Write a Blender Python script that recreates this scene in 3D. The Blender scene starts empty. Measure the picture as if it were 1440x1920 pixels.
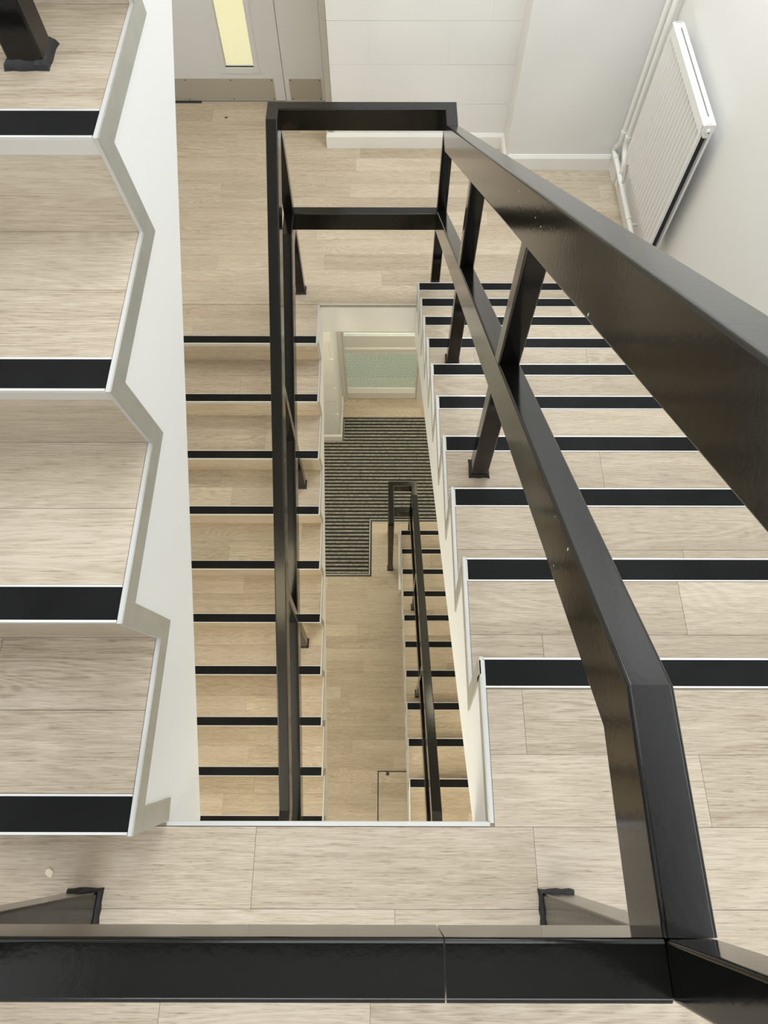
import bpy, bmesh, math, random
from mathutils import Vector, Matrix

# ------------------------------------------------------------------ camera, world, lights, exposure
SC = bpy.context.scene
COL = SC.collection
CAM_H = 1.2589
PITCH, ROLL, YAW = 0.4407838, 0.0009122, 0.0010572
cam_d = bpy.data.cameras.new('camera')
cam = bpy.data.objects.new('camera', cam_d); COL.objects.link(cam)
F = Vector((0, math.sin(PITCH), -math.cos(PITCH))); U = Vector((0, math.cos(PITCH), math.sin(PITCH))); R = Vector((1, 0, 0))
Zr = Matrix.Rotation(YAW, 3, 'Z'); F, U, R = Zr @ F, Zr @ U, Zr @ R
R2 = R*math.cos(ROLL) + U*math.sin(ROLL); U2 = -R*math.sin(ROLL) + U*math.cos(ROLL)
M = Matrix((R2, U2, -F)).transposed().to_4x4(); M.translation = Vector((0, 0, CAM_H))
cam.matrix_world = M
cam_d.sensor_fit = 'HORIZONTAL'; cam_d.sensor_width = 36.0; cam_d.lens = 1279.9/1440*36
cam_d.clip_start = 0.02; cam_d.clip_end = 60
SC.camera = cam
SC.view_settings.view_transform = 'Standard'
SC.view_settings.look = 'None'
SC.view_settings.gamma = 1.0
SC.view_settings.use_curve_mapping = False
SC.view_settings.exposure = 0.0
w = bpy.data.worlds.new('world'); SC.world = w; w.use_nodes = True
w.node_tree.nodes['Background'].inputs[0].default_value = (0.9, 0.95, 1.0, 1)
w.node_tree.nodes['Background'].inputs[1].default_value = 0.5

def area(name, loc, size, power, col, rot=(0, 0, 0), sy=None):
    l = bpy.data.lights.new(name, 'AREA'); l.energy = power; l.color = col
    l.shape = 'RECTANGLE'; l.size = size; l.size_y = sy or size
    o = bpy.data.objects.new(name, l); o.location = loc; o.rotation_euler = rot; COL.objects.link(o); return o
COOL = (0.95, 0.985, 1.0); WARM = (1.0, 0.84, 0.50); NEUT = (1.0, 0.93, 0.76)
area('ceiling_lamp_upper', (0.15, 1.5, 4.22), 2.2, 56, COOL, sy=2.2)
area('ceiling_lamp_upper_landing', (0.1, 3.5, 4.22), 2.4, 36, COOL, sy=1.2)
area('fill_light_right', (1.40, 0.3, 2.3), 1.0, 20, (0.93, 0.97, 1.0), (0, math.radians(90), 0), sy=1.6)  # added cool fill brightening the left stringer; the wall has no window here
area('window_light_back', (0.1, -1.27, 2.3), 2.0, 44, (0.94, 0.975, 1.0), (math.radians(90), 0, 0), sy=1.2)
area('ceiling_lamp_corridor', (-1.0, 3.6, 1.44), 0.9, 14, (1.0, 0.86, 0.56), sy=0.9)
area('ceiling_lamp_landing', (0.7, 3.2, 1.44), 0.9, 34, (0.93, 0.98, 1.0), sy=0.9)
area('fill_light_half_landing', (-1.55, -0.75, -1.4), 0.5, 33, (1.0, 0.955, 0.84), (0, math.radians(-90), 0), sy=0.9)  # added sideways fill brightening the right stringer; no fitting stands here
area('ceiling_lamp_half_landing', (-0.8, -0.6, -0.26), 0.8, 7, WARM, sy=0.6)
area('ceiling_lamp_half_landing_right', (0.85, -0.55, -0.26), 0.8, 20, (1.0, 0.82, 0.44), sy=0.6)
area('ceiling_lamp_entrance', (-0.98, 3.35, -1.96), 0.9, 24, (1.0, 0.92, 0.70), sy=0.8)
area('ceiling_lamp_entrance_right', (0.85, 3.6, -1.96), 0.9, 20, (1.0, 0.90, 0.64), sy=0.8)
area('ceiling_lamp_ground', (-0.5, -0.5, -3.66), 1.2, 14, (1.0, 0.92, 0.72), sy=0.7)

# ------------------------------------------------------------------ materials
def mat(name, col, rough=0.5, metal=0.0, bump=0.0, bscale=60, var=0.0, vscale=6, coat=0.0, spec=0.5, bdist=0.002):
    m = bpy.data.materials.new(name); m.use_nodes = True; n = m.node_tree.nodes; L = m.node_tree.links
    b = n['Principled BSDF']; b.inputs['Base Color'].default_value = (*col, 1)
    b.inputs['Roughness'].default_value = rough; b.inputs['Metallic'].default_value = metal
    b.inputs['Specular IOR Level'].default_value = spec
    if coat: b.inputs['Coat Weight'].default_value = coat; b.inputs['Coat Roughness'].default_value = 0.12
    tc = n.new('ShaderNodeTexCoord')
    if bump:
        t = n.new('ShaderNodeTexNoise'); t.inputs['Scale'].default_value = bscale; t.inputs['Detail'].default_value = 3
        L.new(tc.outputs['Object'], t.inputs['Vector'])
        bp = n.new('ShaderNodeBump'); bp.inputs['Strength'].default_value = bump; bp.inputs['Distance'].default_value = bdist
        L.new(t.outputs['Fac'], bp.inputs['Height']); L.new(bp.outputs['Normal'], b.inputs['Normal'])
    if var:
        t = n.new('ShaderNodeTexNoise'); t.inputs['Scale'].default_value = vscale; t.inputs['Detail'].default_value = 4
        L.new(tc.outputs['Object'], t.inputs['Vector'])
        r = n.new('ShaderNodeValToRGB')
        r.color_ramp.elements[0].position = 0.3; r.color_ramp.elements[1].position = 0.7
        r.color_ramp.elements[0].color = (*[c*(1-var) for c in col], 1); r.color_ramp.elements[1].color = (*[min(1, c*(1+var)) for c in col], 1)
        L.new(t.outputs['Fac'], r.inputs['Fac']); L.new(r.outputs['Color'], b.inputs['Base Color'])
    return m

def wood(name, light, dark, groove):
    """pale limed oak vinyl; grain runs along X, each plank shifted by its own random number"""
    m = bpy.data.materials.new(name); m.use_nodes = True; n = m.node_tree.nodes; L = m.node_tree.links
    b = n['Principled BSDF']; b.inputs['Roughness'].default_value = 0.5; b.inputs['Specular IOR Level'].default_value = 0.35
    tc = n.new('ShaderNodeTexCoord'); oi = n.new('ShaderNodeObjectInfo')
    sc = n.new('ShaderNodeVectorMath'); sc.operation = 'SCALE'; sc.inputs[0].default_value = (37.0, 53.0, 19.0)
    L.new(oi.outputs['Random'], sc.inputs['Scale'])
    ad = n.new('ShaderNodeVectorMath'); ad.operation = 'ADD'; L.new(tc.outputs['Object'], ad.inputs[0]); L.new(sc.outputs[0], ad.inputs[1])
    def noise(scale, s, detail=4, rough=0.55, dist=0.0):
        mp = n.new('ShaderNodeMapping'); mp.inputs['Scale'].default_value = scale; L.new(ad.outputs[0], mp.inputs['Vector'])
        t = n.new('ShaderNodeTexNoise'); t.inputs['Scale'].default_value = s; t.inputs['Detail'].default_value = detail
        t.inputs['Roughness'].default_value = rough; t.inputs['Distortion'].default_value = dist
        L.new(mp.outputs[0], t.inputs['Vector']); return t.outputs['Fac']
    def math_(op, a, bb=None, c=None):
        q = n.new('ShaderNodeMath'); q.operation = op
        for i, v in enumerate((a, bb, c)):
            if v is None: continue
            if isinstance(v, (int, float)): q.inputs[i].default_value = v
            else: L.new(v, q.inputs[i])
        return q.outputs[0]
    fine = noise((9, 230, 230), 2.0, 3, 0.6)
    pore = noise((22, 300, 300), 2.0, 2, 0.5)
    streak = noise((0.8, 16, 16), 2.2, 5, 0.7, 0.4)
    ring = noise((1.5, 9.0, 9.0), 1.15, 1.5, 0.4, 0.35)
    s = math_('SINE', math_('MULTIPLY', ring, 70.0))
    s = math_('POWER', math_('ABSOLUTE', s), 3.0)
    msk = n.new('ShaderNodeMapRange'); L.new(noise((1.3, 6, 6), 1.0, 1), msk.inputs['Value'])
    msk.inputs['From Min'].default_value = 0.48; msk.inputs['From Max'].default_value = 0.66
    rings = math_('MULTIPLY', s, msk.outputs[0])
    v = math_('ADD', math_('MULTIPLY', fine, 0.80), math_('MULTIPLY', streak, 0.50))
    v = math_('SUBTRACT', v, 0.185)
    v = math_('ADD', v, math_('MULTIPLY', rings, 0.17))
    pm = n.new('ShaderNodeMapRange'); L.new(pore, pm.inputs['Value']); pm.inputs['From Min'].default_value = 0.56; pm.inputs['From Max'].default_value = 0.72
    v = math_('SUBTRACT', v, math_('MULTIPLY', pm.outputs[0], 0.20))
    v = math_('ADD', v, math_('MULTIPLY', math_('SUBTRACT', oi.outputs['Random'], 0.5), 0.16))
    r = n.new('ShaderNodeValToRGB'); e = r.color_ramp.elements
    e[0].position = 0.16; e[0].color = (*groove, 1); e[1].position = 0.66; e[1].color = (*light, 1)
    k = e.new(0.36); k.color = (*dark, 1)
    L.new(v, r.inputs['Fac'])
    hs = n.new('ShaderNodeHueSaturation'); L.new(r.outputs['Color'], hs.inputs['Color'])
    L.new(math_('ADD', math_('MULTIPLY', math_('FRACT', math_('MULTIPLY', oi.outputs['Random'], 7.31)), 0.11), 0.945), hs.inputs['Value'])
    # one faint brown scuff on the near landing by the left post foot
    sp = n.new('ShaderNodeMapping'); sp.inputs['Location'].default_value = (0.478*22, 0.030*11, 0); sp.inputs['Scale'].default_value = (22, 11, 4)
    L.new(tc.outputs['Object'], sp.inputs['Vector'])
    ln = n.new('ShaderNodeVectorMath'); ln.operation = 'LENGTH'; L.new(sp.outputs[0], ln.inputs[0])
    mr = n.new('ShaderNodeMapRange'); L.new(ln.outputs['Value'], mr.inputs['Value']); mr.inputs['From Min'].default_value = 0.1; mr.inputs['From Max'].default_value = 1.0
    mr.inputs['To Min'].default_value = 0.35; mr.inputs['To Max'].default_value = 0.0
    mx = n.new('ShaderNodeMixRGB'); L.new(mr.outputs[0], mx.inputs['Fac']); L.new(hs.outputs[0], mx.inputs['Color1']); mx.inputs['Color2'].default_value = (0.30, 0.20, 0.11, 1)
    L.new(mx.outputs[0], b.inputs['Base Color'])
    bp = n.new('ShaderNodeBump'); bp.inputs['Strength'].default_value = 0.25; bp.inputs['Distance'].default_value = 0.0008
    L.new(fine, bp.inputs['Height']); L.new(bp.outputs['Normal'], b.inputs['Normal'])
    return m

OAK = wood('limed_oak_vinyl', (0.60, 0.518, 0.413), (0.435, 0.36, 0.268), (0.30, 0.228, 0.158))
SCREED = mat('plank_joint', (0.34, 0.285, 0.225), 0.8)
PAINT = mat('white_wall_paint', (0.81, 0.81, 0.805), 0.6, bump=0.25, bscale=220, bdist=0.0006)
STRW = mat('stringer_white_paint', (0.88, 0.88, 0.86), 0.45, bump=0.15, bscale=120, bdist=0.0006)
GLOSSW = mat('white_gloss_paint', (0.86, 0.86, 0.84), 0.3)
ALU = mat('satin_aluminium', (0.50, 0.495, 0.44), 0.45, metal=0.6, var=0.06, vscale=25)
ALUW = mat('pale_aluminium_lip', (0.76, 0.76, 0.745), 0.38, metal=0.35)
LIP = mat('grey_white_edging', (0.60, 0.595, 0.575), 0.42, metal=0.2)
CEIL = mat('ceiling_paint', (0.52, 0.52, 0.50), 0.7)
RUB = mat('black_rubber', (0.0065, 0.0065, 0.007), 0.6, spec=0.14, bump=0.3, bscale=400, bdist=0.0005, var=0.35, vscale=9)
BLACK = mat('black_gloss_paint', (0.004, 0.0038, 0.0032), 0.14, bump=0.22, bscale=95, bdist=0.0006)
BLACK.node_tree.nodes['Principled BSDF'].inputs['IOR'].default_value = 1.45
BOOTM = mat('black_sealant', (0.014, 0.014, 0.016), 0.6, bump=0.9, bscale=90, bdist=0.004)
DOORP = mat('pale_grey_door_paint', (0.69, 0.70, 0.71), 0.4)
DOORF = mat('door_frame_paint', (0.70, 0.70, 0.68), 0.4)
KICK = mat('brushed_kick_plate', (0.47, 0.445, 0.39), 0.45, metal=0.4)
TAUPE = mat('taupe_corner_paint', (0.40, 0.37, 0.31), 0.5)
SCREW = mat('screw_dark', (0.05, 0.05, 0.05), 0.4, metal=0.8)
RADW = mat('radiator_enamel', (0.82, 0.82, 0.81), 0.35)
DARKGAP = mat('dark_gap', (0.03, 0.03, 0.035), 0.8)
SPECK = mat('speckled_vinyl', (0.80, 0.77, 0.60), 0.5, var=0.12, vscale=160)
MATB = mat('mat_black_base', (0.010, 0.010, 0.009), 0.8)
MATR = mat('mat_rib', (0.25, 0.24, 0.21), 0.7, var=0.35, vscale=30, bump=0.6, bscale=260)
CHIP = mat('cream_chip', (0.80, 0.72, 0.55), 0.7)
PAVE = mat('outside_paving', (0.46, 0.46, 0.38), 0.8, var=0.3, vscale=70)
LEAK = mat('lamp_glow', (1, 1, 1), 0.5)
def glass():
    m = bpy.data.materials.new('clear_glass'); m.use_nodes = True; b = m.node_tree.nodes['Principled BSDF']
    b.inputs['Base Color'].default_value = (0.97, 0.99, 0.97, 1); b.inputs['Roughness'].default_value = 0.0
    b.inputs['Transmission Weight'].default_value = 1.0; b.inputs['IOR'].default_value = 1.45
    return m
GLASS = glass()

# ------------------------------------------------------------------ helpers
def link(name, me, mats, parent=None):
    o = bpy.data.objects.new(name, me); COL.objects.link(o)
    for m in (mats if isinstance(mats, (list, tuple)) else [mats]): me.materials.append(m)
    if parent is not None: o.parent = parent
    return o
def fin(name, bm, mats, parent=None, smooth=None):
    bmesh.ops.recalc_face_normals(bm, faces=bm.faces[:])
    me = bpy.data.meshes.new(name); bm.to_mesh(me); bm.free()
    if smooth is not None:
        for p in me.polygons: p.use_smooth = True
        me.set_sharp_from_angle(angle=math.radians(smooth))
    return link(name, me, mats, parent)
def box(bm, x0, x1, y0, y1, z0, z1, mi=0):
    v = [bm.verts.new((x, y, z)) for z in (z0, z1) for y in (y0, y1) for x in (x0, x1)]
    for f in ((0, 1, 3, 2), (4, 6, 7, 5), (0, 4, 5, 1), (2, 3, 7, 6), (0, 2, 6, 4), (1, 5, 7, 3)):
        bm.faces.new([v[i] for i in f]).material_index = mi
def bx(name, dims, m, parent=None, bevel=0.0):
    bm = bmesh.new(); box(bm, *dims)
    if bevel: bmesh.ops.bevel(bm, geom=bm.edges[:], offset=bevel, segments=2, affect='EDGES', profile=0.6)
    return fin(name, bm, m, parent, 40 if bevel else None)
def prism_x(bm, pts, x0, x1):
    """pts: outline in (y,z), extruded along X"""
    a = [bm.verts.new((x0, y, z)) for y, z in pts]; b = [bm.verts.new((x1, y, z)) for y, z in pts]
    n = len(pts)
    bm.faces.new(a); bm.faces.new(b[::-1])
    for i in range(n): bm.faces.new((a[i], b[i], b[(i+1) % n], a[(i+1) % n]))
def empty(name, loc=(0, 0, 0)):
    o = bpy.data.objects.new(name, None); COL.objects.link(o); o.empty_display_size = 0.1; o.location = loc; return o
def tag(o, label, cat=None, group=None, kind=None):
    if label: o['label'] = label
    if cat: o['category'] = cat
    if group: o['group'] = group
    if kind: o['kind'] = kind
    return o
def struct(o, label=None, cat=None):
    o['kind'] = 'structure'
    if label: o['label'] = label
    if cat: o['category'] = cat
    return o
def cyl(bm, c, r, h, axis='Z', seg=16, r2=None):
    q = bmesh.ops.create_cone(bm, cap_ends=True, segments=seg, radius1=r, radius2=r if r2 is None else r2, depth=h)
    rot = {'Z': Matrix.Identity(4), 'X': Matrix.Rotation(math.pi/2, 4, 'Y'), 'Y': Matrix.Rotation(-math.pi/2, 4, 'X')}[axis]
    bmesh.ops.transform(bm, matrix=Matrix.Translation(Vector(c)) @ rot, verts=q['verts'])
def tube(bm, pts, r, seg=14):
    """round pipe through pts with mitred rings"""
    P = [Vector(p) for p in pts]; rings = []
    d0 = (P[1]-P[0]).normalized(); ref = Vector((0.3, 0.9, 0.2)).cross(d0).normalized()
    for i, p in enumerate(P):
        d = (P[min(i+1, len(P)-1)]-P[max(i-1, 0)]).normalized()
        a = (ref - d*ref.dot(d)).normalized(); b2 = d.cross(a); ref = a
        rings.append([bm.verts.new(p + (a*math.cos(t)+b2*math.sin(t))*r) for t in [2*math.pi*k/seg for k in range(seg)]])
    for q, s in zip(rings, rings[1:]):
        for k in range(seg): bm.faces.new((q[k], q[(k+1) % seg], s[(k+1) % seg], s[k]))
    bm.faces.new(rings[0][::-1]); bm.faces.new(rings[-1])
def arc(p, c, q, n=6):
    p, c, q = Vector(p), Vector(c), Vector(q)
    return [(1-t)**2*p + 2*t*(1-t)*c + t*t*q for t in [i/n for i in range(n+1)]]
def section(wd, ht, r, n=4):
    """rounded rectangle, top face centred at (0,0) going down"""
    out = []
    for cx, cz, a0 in ((wd/2-r, -r, 0), (-wd/2+r, -r, 90), (-wd/2+r, -ht+r, 180), (wd/2-r, -ht+r, 270)):
        for k in range(n+1):
            a = math.radians(a0+90*k/n); out.append((cx+r*math.cos(a), cz+r*math.sin(a)))
    return out
def rail(name, pts, parent, wd=0.05, ht=0.10, r=0.005):
    """rectangular tube swept through pts (centre of the top face), mitred at every bend; ht is measured square to the run"""
    P = [Vector(p) for p in pts]; D = [(b-a).normalized() for a, b in zip(P, P[1:])]
    sec = section(wd, ht, r); bm = bmesh.new(); rings = []
    side = Vector((D[0].y, -D[0].x, 0)).normalized(); up = side.cross(D[0]).normalized()
    if up.z < 0: up = -up
    cur = [P[0]+side*s+up*t for s, t in sec]
    nrm = Vector((D[0].x, D[0].y, 0)).normalized()
    cur = [q - D[0]*((q-P[0]).dot(nrm)/D[0].dot(nrm)) for q in cur]
    rings.append([bm.verts.new(q) for q in cur])
    for i in range(1, len(P)):
        d = D[i-1]
        nrm = (D[i-1]+D[i]).normalized() if i < len(D) else Vector((d.x, d.y, 0)).normalized()
        cur = [q + d*((P[i]-q).dot(nrm)/d.dot(nrm)) for q in cur]
        rings.append([bm.verts.new(q) for q in cur])
    n = len(sec)
    for a, b in zip(rings, rings[1:]):
        for k in range(n): bm.faces.new((a[k], a[(k+1) % n], b[(k+1) % n], b[k]))
    bm.faces.new(rings[0][::-1]); bm.faces.new(rings[-1])
    o = fin(name, bm, BLACK, parent, 26); o.modifiers.new('weighted_normals', 'WEIGHTED_NORMAL').keep_sharp = True
    return o
rnd = random.Random(7)
def post(x0, x1, y0, y1, z0, z1, parent, foot=True):
    i = 0.0006; bm = bmesh.new(); wd, dp = (x1-x0-2*i), (y1-y0-2*i); r = 0.005
    pts = []
    for cx, cy, a0 in ((x1-i-r, y1-i-r, 0), (x0+i+r, y1-i-r, 90), (x0+i+r, y0+i+r, 180), (x1-i-r, y0+i+r, 270)):
        for k in range(5):
            a = math.radians(a0+22.5*k); pts.append((cx+r*math.cos(a), cy+r*math.sin(a)))
    A = [bm.verts.new((x, y, z0)) for x, y in pts]; B = [bm.verts.new((x, y, z1)) for x, y in pts]; n = len(pts)
    for k in range(n): bm.faces.new((A[k], A[(k+1) % n], B[(k+1) % n], B[k]))
    bm.faces.new(A[::-1]); bm.faces.new(B)
    p = fin('post', bm, BLACK, parent, 26); p.modifiers.new('weighted_normals', 'WEIGHTED_NORMAL').keep_sharp = True
    if foot:                                   # ragged bead of black sealant round the foot
        bm = bmesh.new(); m_ = 26; lo, hi, inn = [], [], []
        per = []
        ex = 0.005
        cs = [(x0, y0), (x1, y0), (x1, y1), (x0, y1)]
        for (ax, ay), (bx_, by) in zip(cs, cs[1:]+cs[:1]):
            for t in range(6): per.append((ax+(bx_-ax)*t/6, ay+(by-ay)*t/6))
        cx, cy = (x0+x1)/2, (y0+y1)/2
        for px, py in per:
            j = rnd.uniform(-0.0012, 0.0012)
            s = 1+(ex+j)/0.025; s2 = 1+(0.003+j*0.5)/0.025
            lo.append(bm.verts.new((cx+(px-cx)*s, cy+(py-cy)*s, z0)))
            hi.append(bm.verts.new((cx+(px-cx)*s2, cy+(py-cy)*s2, z0+0.007+rnd.uniform(-.001, .002))))
            inn.append(bm.verts.new((cx+(px-cx)*0.97, cy+(py-cy)*0.97, z0+0.011+rnd.uniform(-.001, .002))))
        n = len(per)
        for a, b in ((lo, hi), (hi, inn)):
            for k in range(n): bm.faces.new((a[k], a[(k+1) % n], b[(k+1) % n], b[k]))
        fin('foot_sealant', bm, BOOTM, p)
    return p

# ------------------------------------------------------------------ dimensions
XL, XR = -0.364, 0.178          # well edges of the left and right flights
XWL, XWR = -1.62, 1.437         # side walls
YB, YG, YN = -1.30, 0.017, 2.677
Z0, ZA, Z1, ZB, Z2 = -5.1, -3.4, -1.7, 0.0, 1.7
SL = 0.225                      # slab thickness
ROW = 0.1175
T = 0.003                       # vinyl thickness

def planks(parent, x0, x1, y0, y1, z, yref, lmin=0.5, lmax=0.92, fixed={}):
    g = 0.0003
    k = math.ceil((y0-yref)/ROW - 1e-6); ys = [y0]
    while yref+k*ROW < y1-0.004:
        if yref+k*ROW > y0+0.004: ys.append(yref+k*ROW)
        k += 1
    ys.append(y1); g = 0.0003
    nrow = len(ys)-1
    for ri, (a, b) in enumerate(zip(ys, ys[1:])):
        if nrow-ri in fixed:                    # rows counted from the far edge whose joints the photograph shows
            js = [x0]+[j for j in fixed[nrow-ri] if x0 < j < x1]+[x1]
            for p, q in zip(js, js[1:]): bx('plank', (p+g, q-g, a+g, b-g, z-T, z), OAK, parent)
            continue
        x = x0
        first = True
        while x < x1-1e-6:
            l = rnd.uniform(lmin, lmax)*(rnd.uniform(0.25, 1) if first else 1); first = False
            e = min(x1, x+l)
            if x1-e < 0.1: e = x1
            bx('plank', (x+g, e-g, a+g, b-g, z-T, z), OAK, parent)
            x = e

def slab(name, rects, z, yref, label, plank_rects=None, fixed=({}, {}, {}, {})):
    bm = bmesh.new()
    for r in rects: box(bm, *r, z-SL, z-T, 0)
    # joint-coloured screed just under the planks
    for r in rects: box(bm, r[0], r[1], r[2], r[3], z-T-0.0012, z-T+0.0003, 1)
    o = fin(name, bm, [STRW, SCREED]); struct(o, label, 'floor')
    for r, fx in zip(plank_rects or rects, fixed): planks(o, *r, z, yref, fixed=fx)
    return o

# ------------------------------------------------------------------ floors and landings
fl_ground = None
bm = bmesh.new(); box(bm, XWL, XWR, YB, 4.45, Z0-0.15, Z0-T)
fl_ground = fin('floor', bm, SCREED); struct(fl_ground, 'pale oak plank floor of the ground storey at the bottom of the stairwell', 'floor')
# plank areas leave out the mat well and the floor hatch
MATY0, MATY1, MATX, MATYS = 2.8915, 4.150, -0.1255, 2.2955
MX0, MX1 = -1.30, 1.10
planks(fl_ground, XWL, XWR, YB, MATYS, Z0, 0.05)
planks(fl_ground, MATX, XWR, MATYS, MATY0, Z0, 0.05)
planks(fl_ground, XWL, MX0, MATYS, MATY1, Z0, 0.05)
planks(fl_ground, MX1, XWR, MATY0, MATY1, Z0, 0.05)
planks(fl_ground, XWL, XWR, MATY1, 4.43, Z0, 0.05)
slab('floor', [(XWL, XWR, YB, YG)], ZA, 0.0, 'half landing between ground and first storey, mostly hidden below the near landing')
fl = slab('floor', [(XWL, XWR, YN, 4.45), (XWL, XL, 2.433, YN)], Z1, 0.0, 'pale oak plank landing in front of the grey doors and the radiator',
     [(XWL, XWR, YN+0.003, 4.43), (XWL, XL, 2.409+0.052, YN)])
slab('floor', [(XWL, XWR, YB, YG), (XR, XWR, YG, 0.266)], ZB, 0.0085, 'near pale oak plank landing crossed by the black rail at the bottom of the photo',
     [(XWL, XWR, YB, YG-0.006), (XR+0.008, XWR, YG-0.006, 0.290-0.052)],
     fixed=({1: (-1.13, -0.213, 0.25, 1.16), 2: (-0.90, -0.46, 0.018, 0.46, 1.0), 3: (-1.2, -0.34, -0.02, 0.62)}, {1: (0.25, 1.02), 2: (0.55,), }))
bm = bmesh.new(); box(bm, XWL, XWR, YN, 4.45, Z2-SL, Z2); box(bm, XWL, XL, 2.39, YN, Z2-SL, Z2)
struct(fin('floor', bm, PAINT), 'upper landing above the camera, out of view', 'floor')

# well edge trims (silver lip on top, grey flat down the fascia)
def edge_x(x0, x1, y, z, side, parent_label, face=0.018):
    """edge along X; side=+1 void lies toward +Y, -1 void toward -Y"""
    bm = bmesh.new(); s = side
    ya, yb = sorted((y-s*0.005, y+s*0.0015)); box(bm, x0, x1, ya, yb, z-T, z+0.002, 1)
    ya, yb = sorted((y, y+s*0.0025)); box(bm, x0, x1, ya, yb, z-face, z+0.0015, 0)
    o = fin('trim_1', bm, [ALU, LIP]); struct(o, parent_label, 'trim'); return o
edge_x(XL, XR, YG, ZB, 1, 'thin silver edging where the near landing drops into the stairwell')
edge_x(XL, XR, YN, Z1, -1, 'thin silver edging above the white fascia at the far side of the stairwell')
def edge_y(y0, y1, x, z, lab, face=0.03):
    bm = bmesh.new()
    box(bm, x, x+0.007, y0, y1, z-T, z+0.002, 1); box(bm, x-0.0025, x, y0, y1, z-face, z+0.0015, 0)
    o = fin('trim_2', bm, [ALU, LIP]); struct(o, lab, 'trim'); return o
edge_y(YG, 0.291, XR, ZB, 'short silver edging of the near landing right of the stairwell corner')
edge_y(2.41, YN, XL-0.007, Z1, 'short silver edging of the far landing left of the white fascia')

# ------------------------------------------------------------------ stair flights
def offset_poly(P, d):
    """offset an open polyline (2D) to its left by d with mitres"""
    out = []
    for i, p in enumerate(P):
        dirs = []
        if i > 0: dirs.append((Vector(P[i])-Vector(P[i-1])).normalized())
        if i < len(P)-1: dirs.append((Vector(P[i+1])-Vector(P[i])).normalized())
        ns = [Vector((-q.y, q.x)) for q in dirs]
        if len(ns) == 1: v = ns[0]*d
        else:
            b = (ns[0]+ns[1]).normalized(); v = b*(d/max(0.25, b.dot(ns[0])))
        out.append(Vector(p)+v)
    return out

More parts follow.
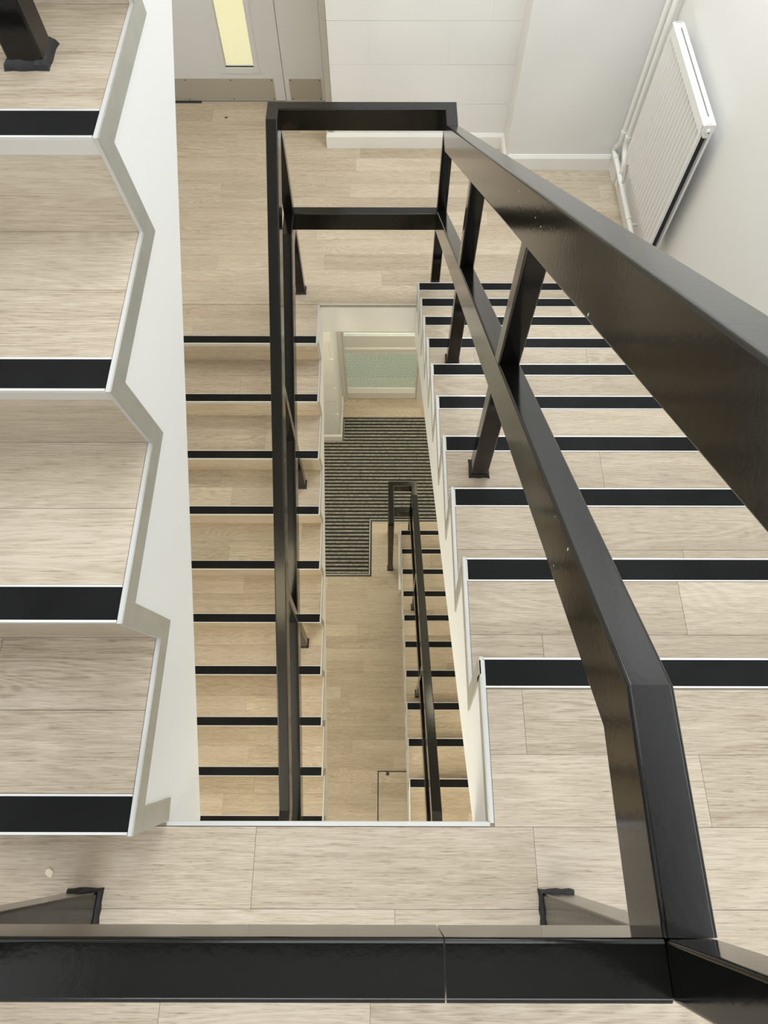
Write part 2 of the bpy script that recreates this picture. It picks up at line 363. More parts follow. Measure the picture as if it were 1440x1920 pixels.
def flight(z0, y1, g, s, xa, xb, edge, label, grounded=False):
    """10 risers; s=+1 climbs toward +Y; xa..xb across; edge = the X of the open side"""
    r = 0.17; ov = 0.024
    root = empty('staircase', (0, 0, 0)); tag(root, label, 'staircase')
    Y = lambda u: y1+s*u
    prof = []
    for k in range(1, 11):
        u = (k-1)*g
        prof.append((u+ov+T, z0+(k-1)*r - (T if k > 1 or not grounded else 0)))
        prof.append((u+0.005, z0+k*r-T))
    # body
    so = lambda u: z0 + r + u*r/g - 0.415
    pts = [(Y(u), z) for u, z in prof]
    ulast = 9*g+0.028
    ue = (1.7-SL+0.245)*g/r
    pts += [(Y(ulast), z0+10*r-T), (Y(ulast), z0+10*r-SL-0.0005), (Y(ue), z0+10*r-SL-0.0005)]
    if grounded:
        pts += [(Y(0.245*g/r), z0)]
    else:
        u0 = (0.245-SL)*g/r
        pts += [(Y(u0), z0-SL), (Y(0.006), z0-SL), (Y(0.006), z0-T)]
    bm = bmesh.new(); prism_x(bm, pts, xa+0.0, xb-0.0)
    fin('stringer', bm, STRW, root)
    left_open = abs(edge-xa) < 1e-6
    ta, tb = (xa+0.006, xb) if left_open else (xa, xb-0.006)
    for k in range(1, 11):
        u = (k-1)*g; zt = z0+k*r
        # riser sheet, leaning forward to the nosing
        bm = bmesh.new()
        zf = zt-r+(T if False else 0)
        prism_x(bm, [(Y(u+ov+T+0.0005), zf), (Y(u+ov), zf), (Y(u+0.003+0.004), zt-0.026), (Y(u+0.007+T), zt-0.026)], ta, tb)
        fin('riser', bm, OAK, root)
        # nosing profile: pale aluminium with a black rubber insert
        bm = bmesh.new()
        f0 = u
        prism_x(bm, [(Y(f0), zt+0.0015), (Y(f0), zt-0.003), (Y(f0+0.006), zt-0.028), (Y(f0+0.010), zt-0.028), (Y(f0+0.008), zt-T-0.001),
                     (Y(f0+0.0545), zt-T-0.001), (Y(f0+0.0545), zt+0.0015), (Y(f0+0.0515), zt+0.0015), (Y(f0+0.0515), zt-0.001), (Y(f0+0.0035), zt-0.001), (Y(f0+0.0035), zt+0.0015)], ta, tb)
        nz = fin('nosing', bm, ALUW, root)
        ya, yb = sorted((Y(f0+0.0037), Y(f0+0.0513))); bx('rubber_insert', (ta+0.002, tb, ya, yb, zt-0.0009, zt+0.0011), RUB, nz)
        if k == 10: continue
        # tread: joint-coloured backing plus planks
        ya, yb = sorted((Y(u+0.055), Y(u+g+ov))); tr = bx('tread', (ta, tb, ya, yb, zt-T-0.001, zt-T+0.0002), SCREED, root)
        um = u+0.175
        for ua, ub in ((u+0.055, um), (um, u+g+ov)):
            x = ta; first = True
            while x < tb-1e-6:
                l = rnd.uniform(0.45, 0.92)*(rnd.uniform(0.2, 1) if first else 1); first = False
                e = min(tb, x+l)
                if tb-e < 0.1: e = tb
                ya, yb = sorted((Y(ua+0.0004), Y(ub-0.0004)))
                bx('plank', (x+0.0004, e-0.0004, ya, yb, zt-T, zt), OAK, tr); x = e
    # edge trim along the open side
    Z = [(ov, z0)] if not grounded else [(ov, z0+0.004)]
    Z = []
    for k in range(1, 11):
        Z.append(((k-1)*g+ov, z0+(k-1)*r)); Z.append(((k-1)*g, z0+k*r))
    Z.append((9*g+0.03, z0+10*r))
    P = [Vector(q) for q in Z]
    outer = offset_poly(P, 0.0015); inn = offset_poly(P, -0.034); lip = offset_poly(P, -0.0005)
    sgn = -1 if left_open else 1
    bm = bmesh.new()
    def strip(A, B, x0, x1, mi, skip0=False):
        x0, x1 = sorted((x0, x1))
        for i in range(len(A)-1):
            q = [(Y(A[i].x), A[i].y), (Y(A[i+1].x), A[i+1].y), (Y(B[i+1].x), B[i+1].y), (Y(B[i].x), B[i].y)]
            if grounded: q = [(y_, max(z_, z0)) for y_, z_ in q]
            va = [bm.verts.new((x0, y, z)) for y, z in q]; vb = [bm.verts.new((x1, y, z)) for y, z in q]
            fs = [bm.faces.new(va), bm.faces.new(vb[::-1])]+[bm.faces.new((va[j], vb[j], vb[(j+1) % 4], va[(j+1) % 4])) for j in range(4)]
            for f in fs: f.material_index = mi
    strip(outer, inn, edge+sgn*0.0005, edge+sgn*0.003, 0)
    strip(outer, offset_poly(P, -0.003), edge-sgn*0.005, edge+sgn*0.0005, 1)
    fin('edge_trim', bm, [ALU, LIP], root)
    return root

st_up = flight(ZB, -0.002, 0.2655, 1, XWL, XL, XL, 'left flight climbing away from the near landing, nearest to the camera')
st_right = flight(Z1, YN, 0.2646, -1, XR, XWR, XR, 'right flight of pale steps behind the sloping black handrail')
st_left = flight(ZA, 2.404-9*0.262, 0.262, 1, XWL, XL, XL, 'middle left flight descending from the far landing left of the well')
st_low = flight(Z0, 2.72, 0.2667, -1, 0.160, XWR, 0.160, 'lowest flight, seen deep in the well beside the ribbed mat', grounded=True)
# part of the half-landing that meets the lowest flight
bm = bmesh.new(); box(bm, 0.16, XWR, YG, 0.291, ZA-SL, ZA-T); hl = fin('floor', bm, STRW); struct(hl, 'short return of the half landing at the head of the lowest flight', 'floor')
planks(hl, 0.166, XWR, YG, 0.32-0.055, ZA, 0.0)
# white skirting block beside the foot of the lowest flight
bm = bmesh.new(); prism_x(bm, [(2.115, Z0), (2.71, Z0), (2.71, Z0+0.10), (2.125, Z0+0.13), (2.115, Z0+0.13)], 0.139, 0.1595)
fin('skirting', bm, GLOSSW, st_low)

# ------------------------------------------------------------------ balustrades
PX0, PX1 = 0.2535, 0.3035; LX0, LX1 = -0.4985, -0.4485; UX0, UX1 = -0.507, -0.457
YC0, YC1 = -0.1345, -0.0845     # near cross rail
YF0, YF1 = 2.755, 2.805         # far cross rail
cR, cL, cU, cN, cF = 0.2785, -0.4735, -0.482, -0.1095, 2.78
ztR = lambda y: 1.0751-0.6362*y
zmR = lambda y: 0.6273-0.6385*y
seamN, seamT = 0.0555, -0.254
b = empty('balustrade', (PX0, YC0, 0)); b.location = (0, 0, 0)
tag(b, 'big black balustrade sloping down the right flight from the near rail', 'balustrade')
yk = (1.0751+0.613)/0.6362
rail('top_rail', [(seamN, cN, 0.99), (cR, cN, 0.99), (cR, 0.134, 0.99), (cR, yk, -0.613), (cR, cF, -0.613), (seamT, cF, -0.613)], b)
rail('mid_rail', [(seamN, cN, 0.537), (PX0, cN, 0.537)], b)
ykm = (0.6273-0.537)/0.6385
rail('mid_rail', [(cR, YC1, 0.537), (cR, ykm, 0.537), (cR, 2.755, zmR(2.755)), (cR, 2.80, zmR(2.755))], b)
rail('mid_rail', [(PX0+0.001, cF, -1.150), (seamT+0.0004, cF, -1.150)], b)
post(PX0, PX1, YC0, YC1, ZB, 0.985, b)
post(PX0, PX1, 0.950, 1.000, Z1+7*0.17, ztR(0.975)-0.06, b)
post(PX0, PX1, 1.742, 1.792, Z1+4*0.17, ztR(1.767)-0.06, b)
post(PX0, PX1, YF0, YF1, Z1, -0.62, b)

CHW = mat('bare_fleck', (0.70, 0.69, 0.62), 0.6)
for i_, (py, pz, ps) in enumerate(((0.5853, 0.5951, 0.0020), (0.3560, 0.3850, 0.0026), (0.3635, 0.3015, 0.0012), (1.1006, 0.3504, 0.0016), (0.4268, 0.3400, 0.0010), (0.9388, 0.4313, 0.0010), (0.8933, 0.4534, 0.0011))):
    bm = bmesh.new(); cyl(bm, (PX0-0.0001, py, pz), ps, 0.0006, 'X', 8); bmesh.ops.scale(bm, vec=(1, 0.7, 1.5), space=Matrix.Translation((-PX0, -py, -pz)), verts=bm.verts)
    fin('paint_fleck', bm, CHW, b)
b = empty('balustrade'); tag(b, 'black balustrade along the middle left flight, running straight down the photo', 'balustrade')
ztL = lambda y: -1.008+0.6475*(y-2.08)
ykt = 2.08+(-0.613+1.008)/0.6475; ykb = 2.08+(-2.29+1.008)/0.6475
rail('top_rail', [(seamT-0.0005, cF, -0.613), (cL, cF, -0.613), (cL, ykt, -0.613), (cL, ykb, -2.29), (cL, -0.20, -2.29)], b)
rail('mid_rail', [(seamT-0.0001, cF, -1.150), (LX1, cF, -1.150)], b)
ymb = 2.62+(-2.82+1.152)/0.6475
rail('mid_rail', [(cL, YF0, -1.152), (cL, 2.62, -1.152), (cL, ymb, -2.82), (cL, -0.20, -2.82)], b)
post(LX0, LX1, YF0, YF1, Z1, -0.62, b)
post(LX0, LX1, 1.784, 1.834, Z1-3*0.17, ztL(1.81)-0.06, b)
post(LX0, LX1, 0.994, 1.044, Z1-6*0.17, ztL(1.02)-0.06, b)
post(LX0, LX1, -0.20, -0.15, ZA, -2.30, b)

b = empty('balustrade'); tag(b, 'black rail crossing the bottom left, with posts beside the upper left flight', 'balustrade')
ztU = lambda y: 0.17+0.887+0.6403*(y)
rail('top_rail', [(seamN-0.0015, cN, 0.99), (cU, cN, 0.99), (cU, -0.06, 0.99), (cU, -0.055, 0.995), (cU, 2.35, ztU(2.35)), (cU, 2.9, ztU(2.35))], b)
rail('mid_rail', [(seamN-0.0015, cN, 0.537), (UX1, cN, 0.537)], b)
rail('mid_rail', [(cU, YC1, 0.54), (cU, -0.055, 0.55), (cU, 2.35, ztU(2.35)-0.45), (cU, 2.9, ztU(2.35)-0.45)], b)
post(UX0, UX1, YC0, YC1, ZB, 0.985, b)
post(UX0, UX1, 0.934, 0.984, 0.68, ztU(0.96)-0.06, b)
post(UX0, UX1, 1.73, 1.78, 0.17*7, ztU(1.755)-0.06, b)
post(UX0, UX1, 2.85, 2.90, Z2, ztU(2.35)-0.06, b)

b = empty('balustrade'); tag(b, 'small black balustrade hooking round at the foot of the lowest flight beside the ribbed mat', 'balustrade')
QX0, QX1, cQ, HX0, HX1, cH = 0.235, 0.285, 0.260, 0.034, 0.084, 0.059
zq = lambda y: -4.045+0.6373*(2.72-y)
yq = 2.72-(4.045-4.01)/0.6373
yq = 2.65
rail('top_rail', [(cH, 2.37, -4.01), (cH, 2.757, -4.01), (cQ, 2.757, -4.01), (cQ, yq, -4.01), (cQ, 0.10, zq(0.10)), (cQ, -0.2, zq(0.10))], b)
rail('mid_rail', [(HX1, 2.757, -4.545), (QX0, 2.757, -4.545)], b)
rail('mid_rail', [(cH, 2.37, -4.545), (cH, 2.732, -4.545)], b)
rail('mid_rail', [(cQ, 2.732, -4.50), (cQ, 2.70, zq(2.70)-0.45), (cQ, 0.10, zq(0.1)-0.45), (cQ, -0.2, zq(0.1)-0.45)], b)
post(QX0, QX1, 2.732, 2.782, Z0, -4.02, b)
post(HX0, HX1, 2.732, 2.782, Z0, -4.02, b, foot=False)
post(HX0, HX1, 2.36, 2.41, Z0, -4.02, b)
post(QX0, QX1, 1.745, 1.795, Z0+4*0.17, zq(1.77)-0.06, b)
post(QX0, QX1, 0.920, 0.970, Z0+7*0.17, zq(0.945)-0.06, b)
post(QX0, QX1, -0.20, -0.15, ZA, zq(0.1)-0.06, b)

# ------------------------------------------------------------------ walls, ceiling
ZC = 4.3
struct(bx('wall_right', (XWR, XWR+0.12, YB-0.12, 4.6, Z0-0.15, ZC), PAINT), 'white plastered wall behind the radiator', 'wall')
struct(bx('wall_left', (XWL-0.12, XWL, YB-0.12, 4.6, Z0-0.15, ZC), PAINT), 'white wall far left of the stairwell, out of frame', 'wall')
struct(bx('wall_back', (XWL, XWR, YB-0.12, YB, Z0-0.15, ZC), PAINT), 'white wall behind the camera, out of frame', 'wall')
struct(bx('ceiling', (XWL-0.12, XWR+0.12, YB-0.12, 4.6, ZC, ZC+0.1), CEIL), 'white ceiling over the stairwell, out of frame', 'ceiling')
# front wall with door openings
bm = bmesh.new()
YD = 4.43
box(bm, XWL, -1.50, YD, YD+0.15, Z1, Z2); box(bm, -1.50, -0.357, YD, YD+0.15, Z1+2.1, Z2); box(bm, -0.357, XWR, YD, YD+0.15, Z1, Z2)
box(bm, XWL, XWR, YD, YD+0.15, Z2, ZC)
box(bm, XWL, -0.483, YD, YD+0.15, Z0, Z1); box(bm, -0.483, 0.62, YD, YD+0.15, Z0+2.1, Z1); box(bm, 0.62, XWR, YD, YD+0.15, Z0, Z1)
struct(fin('wall_front', bm, PAINT), 'white end wall holding the grey double doors', 'wall')

def blockwork(name, x0, x1, y, z0, z1, zref, pitch, label, back, jt=0.0009, jd=0.0022):
    bm = bmesh.new(); box(bm, x0+0.002, x1-0.002, y+jd, back, z0, z1)
    o = fin(name, bm, PAINT); struct(o, label, 'wall')
    k = math.floor((z0-zref)/pitch); row = 0
    while zref+k*pitch < z1:
        a, c = max(z0, zref+k*pitch), min(z1, zref+(k+1)*pitch)
        k += 1
        if c-a < 0.02: continue
        x = x0 + (-0.22 if k % 2 else 0)
        while x < x1:
            e = x+0.45; p, q = max(x0, x), min(x1, e)
            if q-p > 0.03:
                j = rnd.uniform(0, 0.0005)
                bx('block', (p+(0.0002 if p > x0 else 0), q-(0.0002 if q < x1 else 0), y-j, y+0.006, a+jt, c-jt), PAINT, o)
            x = e
    return o
pier = blockwork('wall_pier', -0.3205, 0.745, 3.985, Z1, Z2-SL, -1.1831, 0.2335, 'white painted blockwork pier between the doors and the radiator corner', 4.43)
gpier = blockwork('wall_ground_pier', XWL, -0.467, 3.86, Z0, Z1-SL, -4.1467, 0.2215, 'grey-white painted blockwork pier left of the ground floor glazed door', 4.43, 0.003, 0.005)
bm = bmesh.new(); box(bm, -0.357, -0.322, 3.983, 4.43, Z1, Z2-SL)
tag(struct(fin('trim_3', bm, TAUPE)), 'narrow taupe upright strip on the left corner of the blockwork pier', 'trim')
struct(bx('wall_recess', (0.745, XWR, 3.785, 4.43, Z1, Z2-SL), PAINT), 'smooth white wall section left of the radiator corner', 'wall')

def skirt(name, path, z, inward, label, h=0.10, t=0.014):
    """skirting along path points (x,y); board grows to the left of travel * inward; chamfered top"""
    P = [Vector(p) for p in path]; bm = bmesh.new()
    o1 = offset_poly(P, inward*t); o2 = offset_poly(P, inward*0.004)
    prof = [(P, 0), (o1, 0), (o1, h-0.022), (o2, h), (P, h)]
    n = len(P); R_ = [[bm.verts.new((pl[i].x, pl[i].y, z+zz)) for pl, zz in prof] for i in range(n)]
    for a, c in zip(R_, R_[1:]):
        for k in range(5): bm.faces.new((a[k], a[(k+1) % 5], c[(k+1) % 5], c[k]))
    bm.faces.new(R_[0]); bm.faces.new(R_[-1][::-1])
    return struct(fin(name, bm, GLOSSW), label, 'skirting')
skirt('baseboard_pier', [(-0.357, 4.30), (-0.357, 3.983), (0.745, 3.983), (0.745, 3.783)], Z1, -1, 'white skirting board round the foot of the blockwork pier')
skirt('baseboard_recess', [(0.760, 3.785), (XWR, 3.785)], Z1, -1, 'white skirting board on the smooth wall left of the radiator')
skirt('baseboard_right', [(XWR, 3.772), (XWR, 2.70)], Z1, -1, 'white skirting board under the radiator')
skirt('baseboard_ground', [(XWL, 3.862), (-0.467, 3.862), (-0.467, 4.36)], Z0, -1, 'white skirting board round the ground floor pier', h=0.11)

# ------------------------------------------------------------------ first-floor double door
door = struct(empty('door_1'), 'pale grey double door with metal kick plates and a narrow lit vision panel', 'door')
def leaf_with_hole(x0, x1, z0, z1, hx0, hx1, hz0, hz1, y, parent, name='door_leaf', m=DOORP):
    bm = bmesh.new(); t = 0.044
    box(bm, x0, hx0, y, y+t, z0, z1); box(bm, hx1, x1, y, y+t, z0, z1)
    box(bm, hx0, hx1, y, y+t, z0, hz0); box(bm, hx0, hx1, y, y+t, hz1, z1)
    return fin(name, bm, m, parent)
dl = leaf_with_hole(-1.497, -0.6605, Z1+0.006, Z1+2.08, -1.021, -0.840, -1.4805, Z1+1.85, YD, door)
# bead frame round the glass, bevelled sill, pane
bm = bmesh.new()
def frame_rect(bm, x0, x1, z0, z1, wd, y0, y1):
    box(bm, x0, x0+wd, y0, y1, z0, z1); box(bm, x1-wd, x1, y0, y1, z0, z1)
    box(bm, x0+wd, x1-wd, y0, y1, z0, z0+wd); box(bm, x0+wd, x1-wd, y0, y1, z1-wd, z1)
frame_rect(bm, -1.054, -0.807, -1.511, Z1+1.88, 0.032, YD-0.004, YD)
fin('glazing_bead', bm, DOORP, dl)
bx('glass_pane', (-1.021, -0.840, YD+0.018, YD+0.024, -1.476, Z1+1.85), GLASS, dl)
bx('glazing_gasket', (-1.021, -0.840, YD+0.012, YD+0.018, -1.4805, -1.4755), DARKGAP, dl)
kp = bx('kick_plate', (-1.49, -0.7265, YD-0.0025, YD, Z1+0.012, -1.5465), KICK, dl)
tag(kp, 'brushed metal kick plate')
dl2 = bx('door_leaf', (-0.6565, -0.40, YD, YD+0.044, Z1+0.006, Z1+2.08), DOORP, door)
kp2 = bx('kick_plate', (-0.6265, -0.4165, YD-0.0025, YD, Z1+0.012, -1.5475), KICK, dl2)
for par, xs in ((dl, (-1.30, -1.005, -0.738)), (dl2, (-0.6155, -0.427))):
    for x in xs:
        for z in (-1.556, -1.681):
            bm = bmesh.new(); cyl(bm, (x, YD-0.0035, z), 0.0035, 0.003, 'Y', 10); fin('screw', bm, SCREW, par)
bx('door_seal', (-1.49, -0.665, YD+0.002, YD+0.030, Z1, Z1+0.008), DARKGAP, door)
bm = bmesh.new(); box(bm, -1.497, -1.225, YD-0.018, YD-0.002, Z1, Z1+0.004); fin('floor_strip', bm, DARKGAP, door)
bm = bmesh.new(); box(bm, -0.398, -0.3575, YD-0.006, YD+0.10, Z1, Z1+2.1); box(bm, -1.54, -1.4995, YD-0.006, YD+0.10, Z1, Z1+2.1); box(bm, -1.4995, -0.398, YD-0.006, YD+0.10, Z1+2.083, Z1+2.12)
fin('door_frame', bm, DOORF, door)
# lit corridor beyond the vision panel
cor = bmesh.new(); box(cor, -2.2, 0.2, YD+0.10, 7.5, Z1-0.05, Z1)
struct(fin('floor', cor, SPECK), 'pale speckled corridor floor seen through the narrow door panel', 'floor')
bm = bmesh.new(); box(bm, -2.3, -2.2, YD+0.15, 7.5, Z1, 1.0); box(bm, 0.2, 0.3, YD+0.15, 7.5, Z1, 1.0); box(bm, -2.3, 0.3, 7.5, 7.6, Z1, 1.0); box(bm, -2.3, 0.3, YD+0.15, 7.6, 1.0, 1.1)
struct(fin('wall_corridor', bm, PAINT), 'cream corridor walls beyond the double doors', 'wall')
area('ceiling_lamp_beyond_door', (-0.95, 5.6, 0.95), 1.2, 40, (1.0, 0.95, 0.74), sy=1.6)

# ------------------------------------------------------------------ ground-floor glazed door
gd = struct(empty('door_2'), 'cream glazed entrance door at the bottom of the well, wired glass panel', 'door')
YE = 4.40
bm = bmesh.new()
box(bm, -0.483, -0.420, YE-0.012, YE+0.12, Z0, Z0+2.1); box(bm, 0.352, 0.62, YE-0.012, YE+0.12, Z0, Z0+2.1); box(bm, -0.420, 0.352, YE-0.012, YE+0.12, Z0+2.04, Z0+2.1)
fin('door_frame', bm, DOORF, gd)
bm = bmesh.new(); zl = Z0+0.006
box(bm, -0.417, -0.350, YE, YE+0.044, zl, Z0+2.035)
box(bm, 0.300, 0.349, YE, YE+0.044, zl, Z0+2.035)
FX0, FX1 = -0.402, 0.336
bm.free(); bm = bmesh.new()
for xx in ((-0.418, FX0), (FX1, 0.349)): box(bm, xx[0], xx[1], YE, YE+0.044, zl, Z0+2.035)
box(bm, FX0, FX1, YE, YE+0.044, zl, -4.994)          # bottom rail
box(bm, FX0, FX1, YE, YE+0.044, -4.310, -4.040)      # lock rail
box(bm, FX0, FX1, YE, YE+0.044, Z0+1.95, Z0+2.035)
leafg = fin('door_leaf', bm, DOORF, gd)
bx('panel_moulding', (FX0, FX1, YE-0.007, YE, -4.252, -4.215), GLOSSW, leafg, 0.003)
bm = bmesh.new(); prism_x(bm, [(YE, -4.994), (YE+0.03, -4.994), (YE+0.03, -4.925), (YE+0.012, -4.925)], FX0, FX1)
tag(fin('sill_bead', bm, GLOSSW, leafg), 'white sloping bead under the wired glass')
bx('glass_pane', (FX0, FX1, YE+0.020, YE+0.026, -4.990, -4.310), GLASS, leafg)
bx('glass_pane', (FX0, FX1, YE+0.020, YE+0.026, -4.040, Z0+1.95), GLASS, leafg)
# wires inside the lower pane
bm = bmesh.new(); WIRE = mat('wire', (0.20, 0.24, 0.19), 0.5)
x = FX0+0.006
while x < FX1: box(bm, x, x+0.0011, YE+0.0265, YE+0.0272, -4.99, -4.31); x += 0.0127
z = -4.985
while z < -4.31: box(bm, FX0, FX1, YE+0.0265, YE+0.0272, z, z+0.0009); z += 0.0127
wr = fin('glass_wire', bm, WIRE, leafg); wr['kind'] = 'stuff'
bx('threshold', (-0.42, 0.352, YE+0.044, YE+0.12, Z0, Z0+0.05), mat('threshold_cream', (0.85, 0.83, 0.55), 0.5), gd)
bm = bmesh.new(); box(bm, -3, 3, YD+0.10, 8.0, Z0-0.1, Z0-0.0)
struct(fin('floor', bm, PAVE), 'green-grey paving outside the glazed door', 'floor')
bm = bmesh.new(); box(bm, -1.6, 1.4, 7.9, 8.0, Z0, -2.0); box(bm, -1.6, -1.5, YD+0.15, 8, Z0, -2.0); box(bm, 1.4, 1.5, YD+0.15, 8, Z0, -2.0); box(bm, -1.6, 1.5, YD+0.15, 8, -2.0, -1.9)
struct(fin('wall_porch', bm, PAINT), 'porch walls beyond the glazed door', 'wall')
area('ceiling_lamp_porch', (0, 5.6, -2.05), 1.2, 45, (0.95, 1.0, 0.85), sy=1.6)

# ------------------------------------------------------------------ entrance mat
mt = empty('entrance_mat'); tag(mt, 'L-shaped black and grey ribbed entrance mat inside the glazed door', 'mat')
bm = bmesh.new(); zb = Z0-0.0028
box(bm, MX0, MX1, MATY0, 3.850, zb, zb+0.0008); box(bm, -0.462, MX1, 3.850, MATY1, zb, zb+0.0008); box(bm, MX0, MATX, MATYS, MATY0, zb, zb+0.0008)
fin('backing', bm, MATB, mt)
FB = mat('mat_frame', (0.012, 0.012, 0.011), 0.5)
def bars(lst, m, nm):
    bm = bmesh.new()
    for r_ in lst: box(bm, *r_, zb, Z0+0.0022 if m is FB else Z0+0.0030)
    return fin(nm, bm, m, mt)
fw = 0.018
bars([(MX0, MATX, MATYS, MATYS+fw), (MATX-fw, MATX, MATYS+fw, MATY0), (MATX-fw, MX1, MATY0, MATY0+fw), (-0.462, MX1, MATY1-fw, MATY1), (-0.462, -0.462+fw, 3.852, MATY1-fw)], FB, 'mat_frame')
bars([(MX0, MATX-fw-0.006, MATYS+fw, MATYS+fw+0.005), (MATX-fw-0.006, MATX-fw, MATYS+fw, MATY0+fw+0.007), (MATX-fw, MX1, MATY0+fw, MATY0+fw+0.006), (-0.462+fw, -0.462+fw+0.005, 3.86, MATY1-fw)], ALU, 'mat_frame_lining')
y = MATYS+fw+0.014
while y < MATY1-fw-0.01:
    xa_, xb_ = (MX0, MATX-fw-0.012) if y < MATY0+fw else ((MX0, MX1) if y < 3.835 else (-0.462+fw+0.01, MX1))
    bm = bmesh.new()
    q = [(y, zb), (y+0.021, zb), (y+0.020, Z0+0.004), (y+0.0165, Z0+0.006), (y+0.0045, Z0+0.006), (y+0.001, Z0+0.004)]
    prism_x(bm, q, xa_, xb_); fin('rib', bm, MATR, mt)
    y += 0.0405

# ------------------------------------------------------------------ floor hatch on the ground floor
hb = empty('access_hatch'); tag(hb, 'flush floor hatch outlined in black with a small lifting ring, deep in the well', 'hatch')
bm = bmesh.new()
for r_ in ((-0.054, 0.55, 0.490, 0.499), (-0.054, -0.045, -0.3, 0.490), (0.545, 0.55, -0.3, 0.494), (-0.0525, 0.55, -0.305, -0.3)): box(bm, *r_, Z0-0.001, Z0+0.0012)
fin('frame_gap', bm, DARKGAP, hb)
bm = bmesh.new(); box(bm, 0.020, 0.046, 0.462, 0.488, Z0, Z0+0.0015)
cyl(bm, (0.033, 0.475, Z0+0.002), 0.008, 0.003, 'Z', 12); fin('lifting_ring', bm, SCREW, hb)

# ------------------------------------------------------------------ radiator
rd = empty('radiator'); tag(rd, 'white ribbed panel radiator on the right wall beside the corner pipes', 'radiator')
X0, X1, Ya, Yb, Za, Zb = 1.343, 1.397, 2.705, 3.425, -1.345, -0.645
# corrugated front panel
bm = bmesh.new(); prof = []; n = 18; p = (Yb-Ya-0.03)/n
prof.append((Ya, X0)); y = Ya+0.015
for k in range(n):
    prof += [(y+p*0.02, X0), (y+p*0.22, X0+0.009), (y+p*0.72, X0+0.009), (y+p*0.86, X0)]; y += p
prof.append((Yb, X0))
lo = [bm.verts.new((x_, y_, Za)) for y_, x_ in prof]; hi = [bm.verts.new((x_, y_, Zb-0.055)) for y_, x_ in prof]
lo2 = [bm.verts.new((X0+0.012, y_, Za)) for y_, x_ in prof]
fl0 = [bm.verts.new((X0, y_, Zb-0.047)) for y_, x_ in prof]; fl1 = [bm.verts.new((X0, y_, Zb-0.004)) for y_, x_ in prof]; fl2 = [bm.verts.new((X0+0.004, y_, Zb)) for y_, x_ in prof]; fl3 = [bm.verts.new((X0+0.012, y_, Zb)) for y_, x_ in prof]
for A, B in ((lo2, lo), (lo, hi), (hi, fl0), (fl0, fl1), (fl1, fl2), (fl2, fl3), (fl3, lo2)):
    for i in range(len(prof)-1): bm.faces.new((A[i], A[i+1], B[i+1], B[i]))
for i in (0, -1): bm.faces.new([lo2[i], lo[i], hi[i], fl0[i], fl1[i], fl2[i], fl3[i]])
fin('front_panel', bm, RADW, rd)
bx('back_panel', (X1-0.012, X1, Ya, Yb, Za, Zb), RADW, rd, 0.003)
bx('convector_shade', (X0+0.0125, X1-0.0125, Ya+0.02, Yb-0.02, Za+0.02, Zb-0.03), DARKGAP, rd)  # solid dark block: shade of the slot between the panels put into colour
bm = bmesh.new(); xs = X0+0.030
box(bm, X0+0.013, xs-0.0035, Ya+0.002, Yb, Zb-0.006, Zb+0.001); box(bm, xs+0.0035, X1-0.013, Ya+0.002, Yb, Zb-0.006, Zb+0.001)
box(bm, xs-0.0035, xs+0.0035, Ya+0.002, Ya+0.05, Zb-0.006, Zb+0.001); box(bm, xs-0.0035, xs+0.0035, Yb-0.04, Yb, Zb-0.006, Zb+0.001)
fin('top_grille', bm, RADW, rd)
def capmesh(yc0, yc1, name):
    bm = bmesh.new(); zt = Zb; xc = (X0+X1)/2
    pts = [(X0, zt-0.004), (X0, zt-0.030), (X0+0.012, zt-0.050), (xc-0.01, zt-0.058), (xc+0.01, zt-0.058), (X1-0.012, zt-0.050), (X1, zt-0.030), (X1, zt-0.004), (X1-0.008, zt+0.001), (X0+0.008, zt+0.001)]
    a = [bm.verts.new((x_, yc0, z_)) for x_, z_ in pts]; c = [bm.verts.new((x_, yc1, z_)) for x_, z_ in pts]; m_ = len(pts)
    bm.faces.new(a); bm.faces.new(c[::-1])
    for i in range(m_): bm.faces.new((a[i], c[i], c[(i+1) % m_], a[(i+1) % m_]))
    return fin(name, bm, RADW, rd)
cp = capmesh(Ya-0.006, Ya+0.004, 'end_cap'); capmesh(Yb-0.004, Yb+0.005, 'end_cap')
bm = bmesh.new(); cyl(bm, ((X0+X1)/2, Ya-0.010, Zb-0.025), 0.011, 0.008, 'Y', 18); cyl(bm, ((X0+X1)/2, Ya-0.015, Zb-0.025), 0.006, 0.006, 'Y', 12)
v = fin('bleed_valve', bm, RADW, cp, 30)
bm = bmesh.new(); cyl(bm, ((X0+X1)/2, Ya-0.0185, Zb-0.025), 0.003, 0.003, 'Y', 8); fin('valve_socket', bm, SCREW, cp)
for yy in (Ya+0.12, Yb-0.12): bx('wall_bracket', (X1-0.001, XWR+0.0, yy, yy+0.03, Za+0.10, Zb-0.1), RADW, rd)
bm = bmesh.new(); box(bm, X1-0.022, X1-0.018, Yb, Yb+0.028, Za+0.01, Za+0.13); box(bm, X1-0.023, X1-0.017, Yb+0.008, Yb+0.018, Za+0.09, Za+0.115)
fin('side_bracket', bm, RADW, rd)
bm = bmesh.new(); box(bm, X1-0.030, X1-0.012, Yb+0.001, Yb+0.016, Za-0.02, Za+0.05); fin('valve_recess', bm, mat('tarnished_brass', (0.10, 0.085, 0.05), 0.6), rd)
bm = bmesh.new(); tube(bm, [(1.375, Yb+0.006, Za+0.015), (1.375, Yb+0.03, Za+0.0), (1.385, Yb+0.045, Za-0.05), (1.40, Yb+0.045, Za-0.20)], 0.009)
fin('valve_tail', bm, RADW, rd, 40)

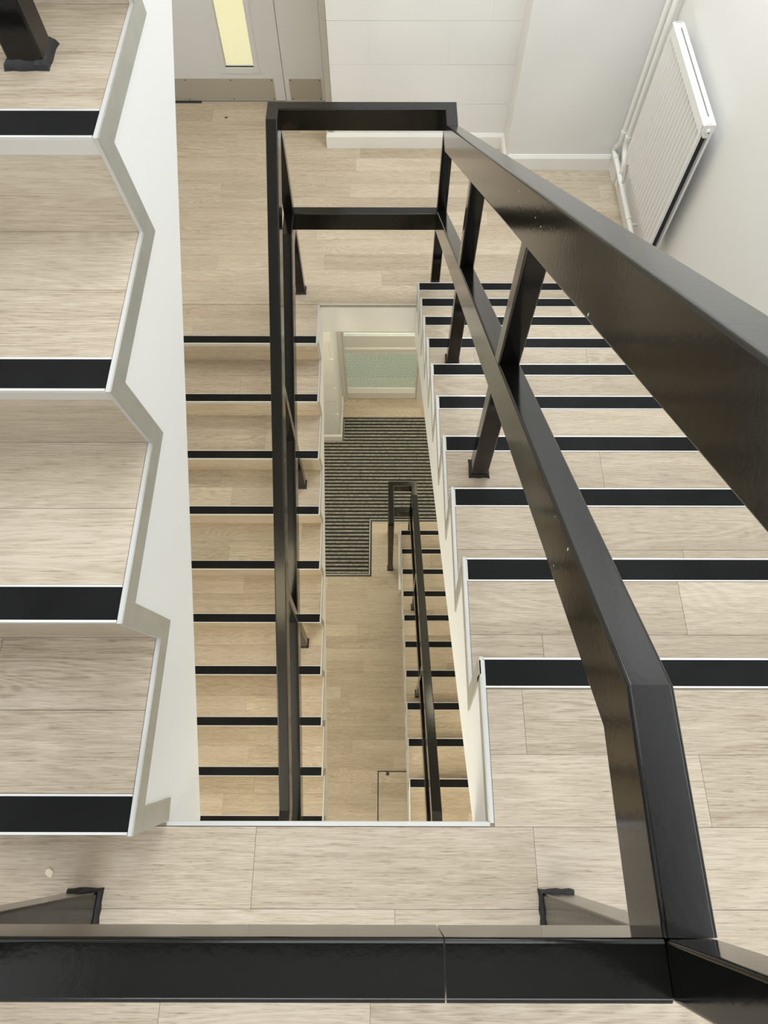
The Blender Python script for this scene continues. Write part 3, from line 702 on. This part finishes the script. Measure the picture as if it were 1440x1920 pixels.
# ------------------------------------------------------------------ heating pipes in the corner
pp = empty('heating_pipe'); tag(pp, 'white painted riser pipe nearest the corner, elbowing onto the run above the skirting', 'pipe')
bm = bmesh.new()
pts = [(1.398, 3.712, 1.47), (1.398, 3.712, -1.42)] + arc((1.398, 3.712, -1.43), (1.398, 3.712, -1.49), (1.395, 3.745, -1.515))[1:] + [(1.393, 3.752, -1.53)] + arc((1.393, 3.755, -1.535), (1.393, 3.77, -1.56), (1.396, 3.73, -1.562))[1:] + [(1.398, 2.72, -1.562)]
tube(bm, pts, 0.0145, 16); fin('pipe_run', bm, GLOSSW, pp, 50)
for c, ax in (((1.398, 3.712, -1.405), 'Z'), ((1.396, 3.70, -1.562), 'Y'), ((1.398, 3.19, -1.562), 'Y')):
    bm = bmesh.new(); cyl(bm, c, 0.0185, 0.022, ax, 18); fin('pipe_collar', bm, GLOSSW, pp, 40)
bm = bmesh.new(); box(bm, 1.398, XWR, 3.135, 3.150, -1.570, -1.554); fin('pipe_clip', bm, GLOSSW, pp)
pq = empty('heating_pipe'); tag(pq, 'white painted riser pipe next to the radiator, turning in to its valve', 'pipe')
bm = bmesh.new(); tube(bm, [(1.400, 3.628, 1.47), (1.400, 3.628, -1.39)] + arc((1.400, 3.628, -1.40), (1.400, 3.628, -1.44), (1.402, 3.60, -1.46)) + arc((1.402, 3.58, -1.47), (1.404, 3.55, -1.50), (1.404, 3.55, -1.54)) + [(1.404, 3.55, -1.63)], 0.0145, 16)
fin('pipe_run', bm, GLOSSW, pq, 50)
bm = bmesh.new(); cyl(bm, (1.400, 3.628, -1.375), 0.0185, 0.022, 'Z', 18); fin('pipe_collar', bm, GLOSSW, pq, 40)
# scalloped pipe cover standing at the foot of the corner
bm = bmesh.new()
sc_pts = [(XWR-0.014, 3.770)]
for k in range(25):
    t = k/24; sc_pts.append((1.407+0.006*math.sin(t*math.pi*3.0)**2 - 0.012*(1-t)*0.5, 3.770-t*0.125))
sc_pts.append((XWR-0.014, 3.640))
a = [bm.verts.new((x_, y_, Z1)) for x_, y_ in sc_pts]; c = [bm.verts.new((x_+0.002, y_, Z1+0.115)) for x_, y_ in sc_pts]
bm.faces.new(a[::-1]); bm.faces.new(c)
for i in range(len(sc_pts)): bm.faces.new((a[i], a[(i+1) % len(sc_pts)], c[(i+1) % len(sc_pts)], c[i]))
o = fin('pipe_cover', bm, GLOSSW); tag(o, 'small white scalloped cover at floor level under the corner pipes', 'pipe cover')

# ------------------------------------------------------------------ crumbs
def chip(pts, z, h, m, label, cat='debris'):
    bm = bmesh.new(); a = [bm.verts.new((x_, y_, z)) for x_, y_ in pts]
    cx = sum(q[0] for q in pts)/len(pts); cy = sum(q[1] for q in pts)/len(pts)
    c = [bm.verts.new((cx+(x_-cx)*0.85, cy+(y_-cy)*0.85, z+h)) for x_, y_ in pts]; n_ = len(pts)
    bm.faces.new(a[::-1]); bm.faces.new(c)
    for i in range(n_): bm.faces.new((a[i], a[(i+1) % n_], c[(i+1) % n_], c[i]))
    o = fin('plaster_chip', bm, m); tag(o, label, cat); return o
chip([(-0.552, -0.053), (-0.546, -0.050), (-0.538, -0.056), (-0.539, -0.066), (-0.547, -0.064), (-0.552, -0.059)], ZB, 0.003, CHIP, 'small cream crumb on the near landing beside the left post foot')
chip([(-1.056, 4.262), (-1.040, 4.260), (-1.036, 4.268), (-1.053, 4.270)], Z1, 0.004, DARKGAP, 'tiny dark crumb on the floor in front of the grey doors')
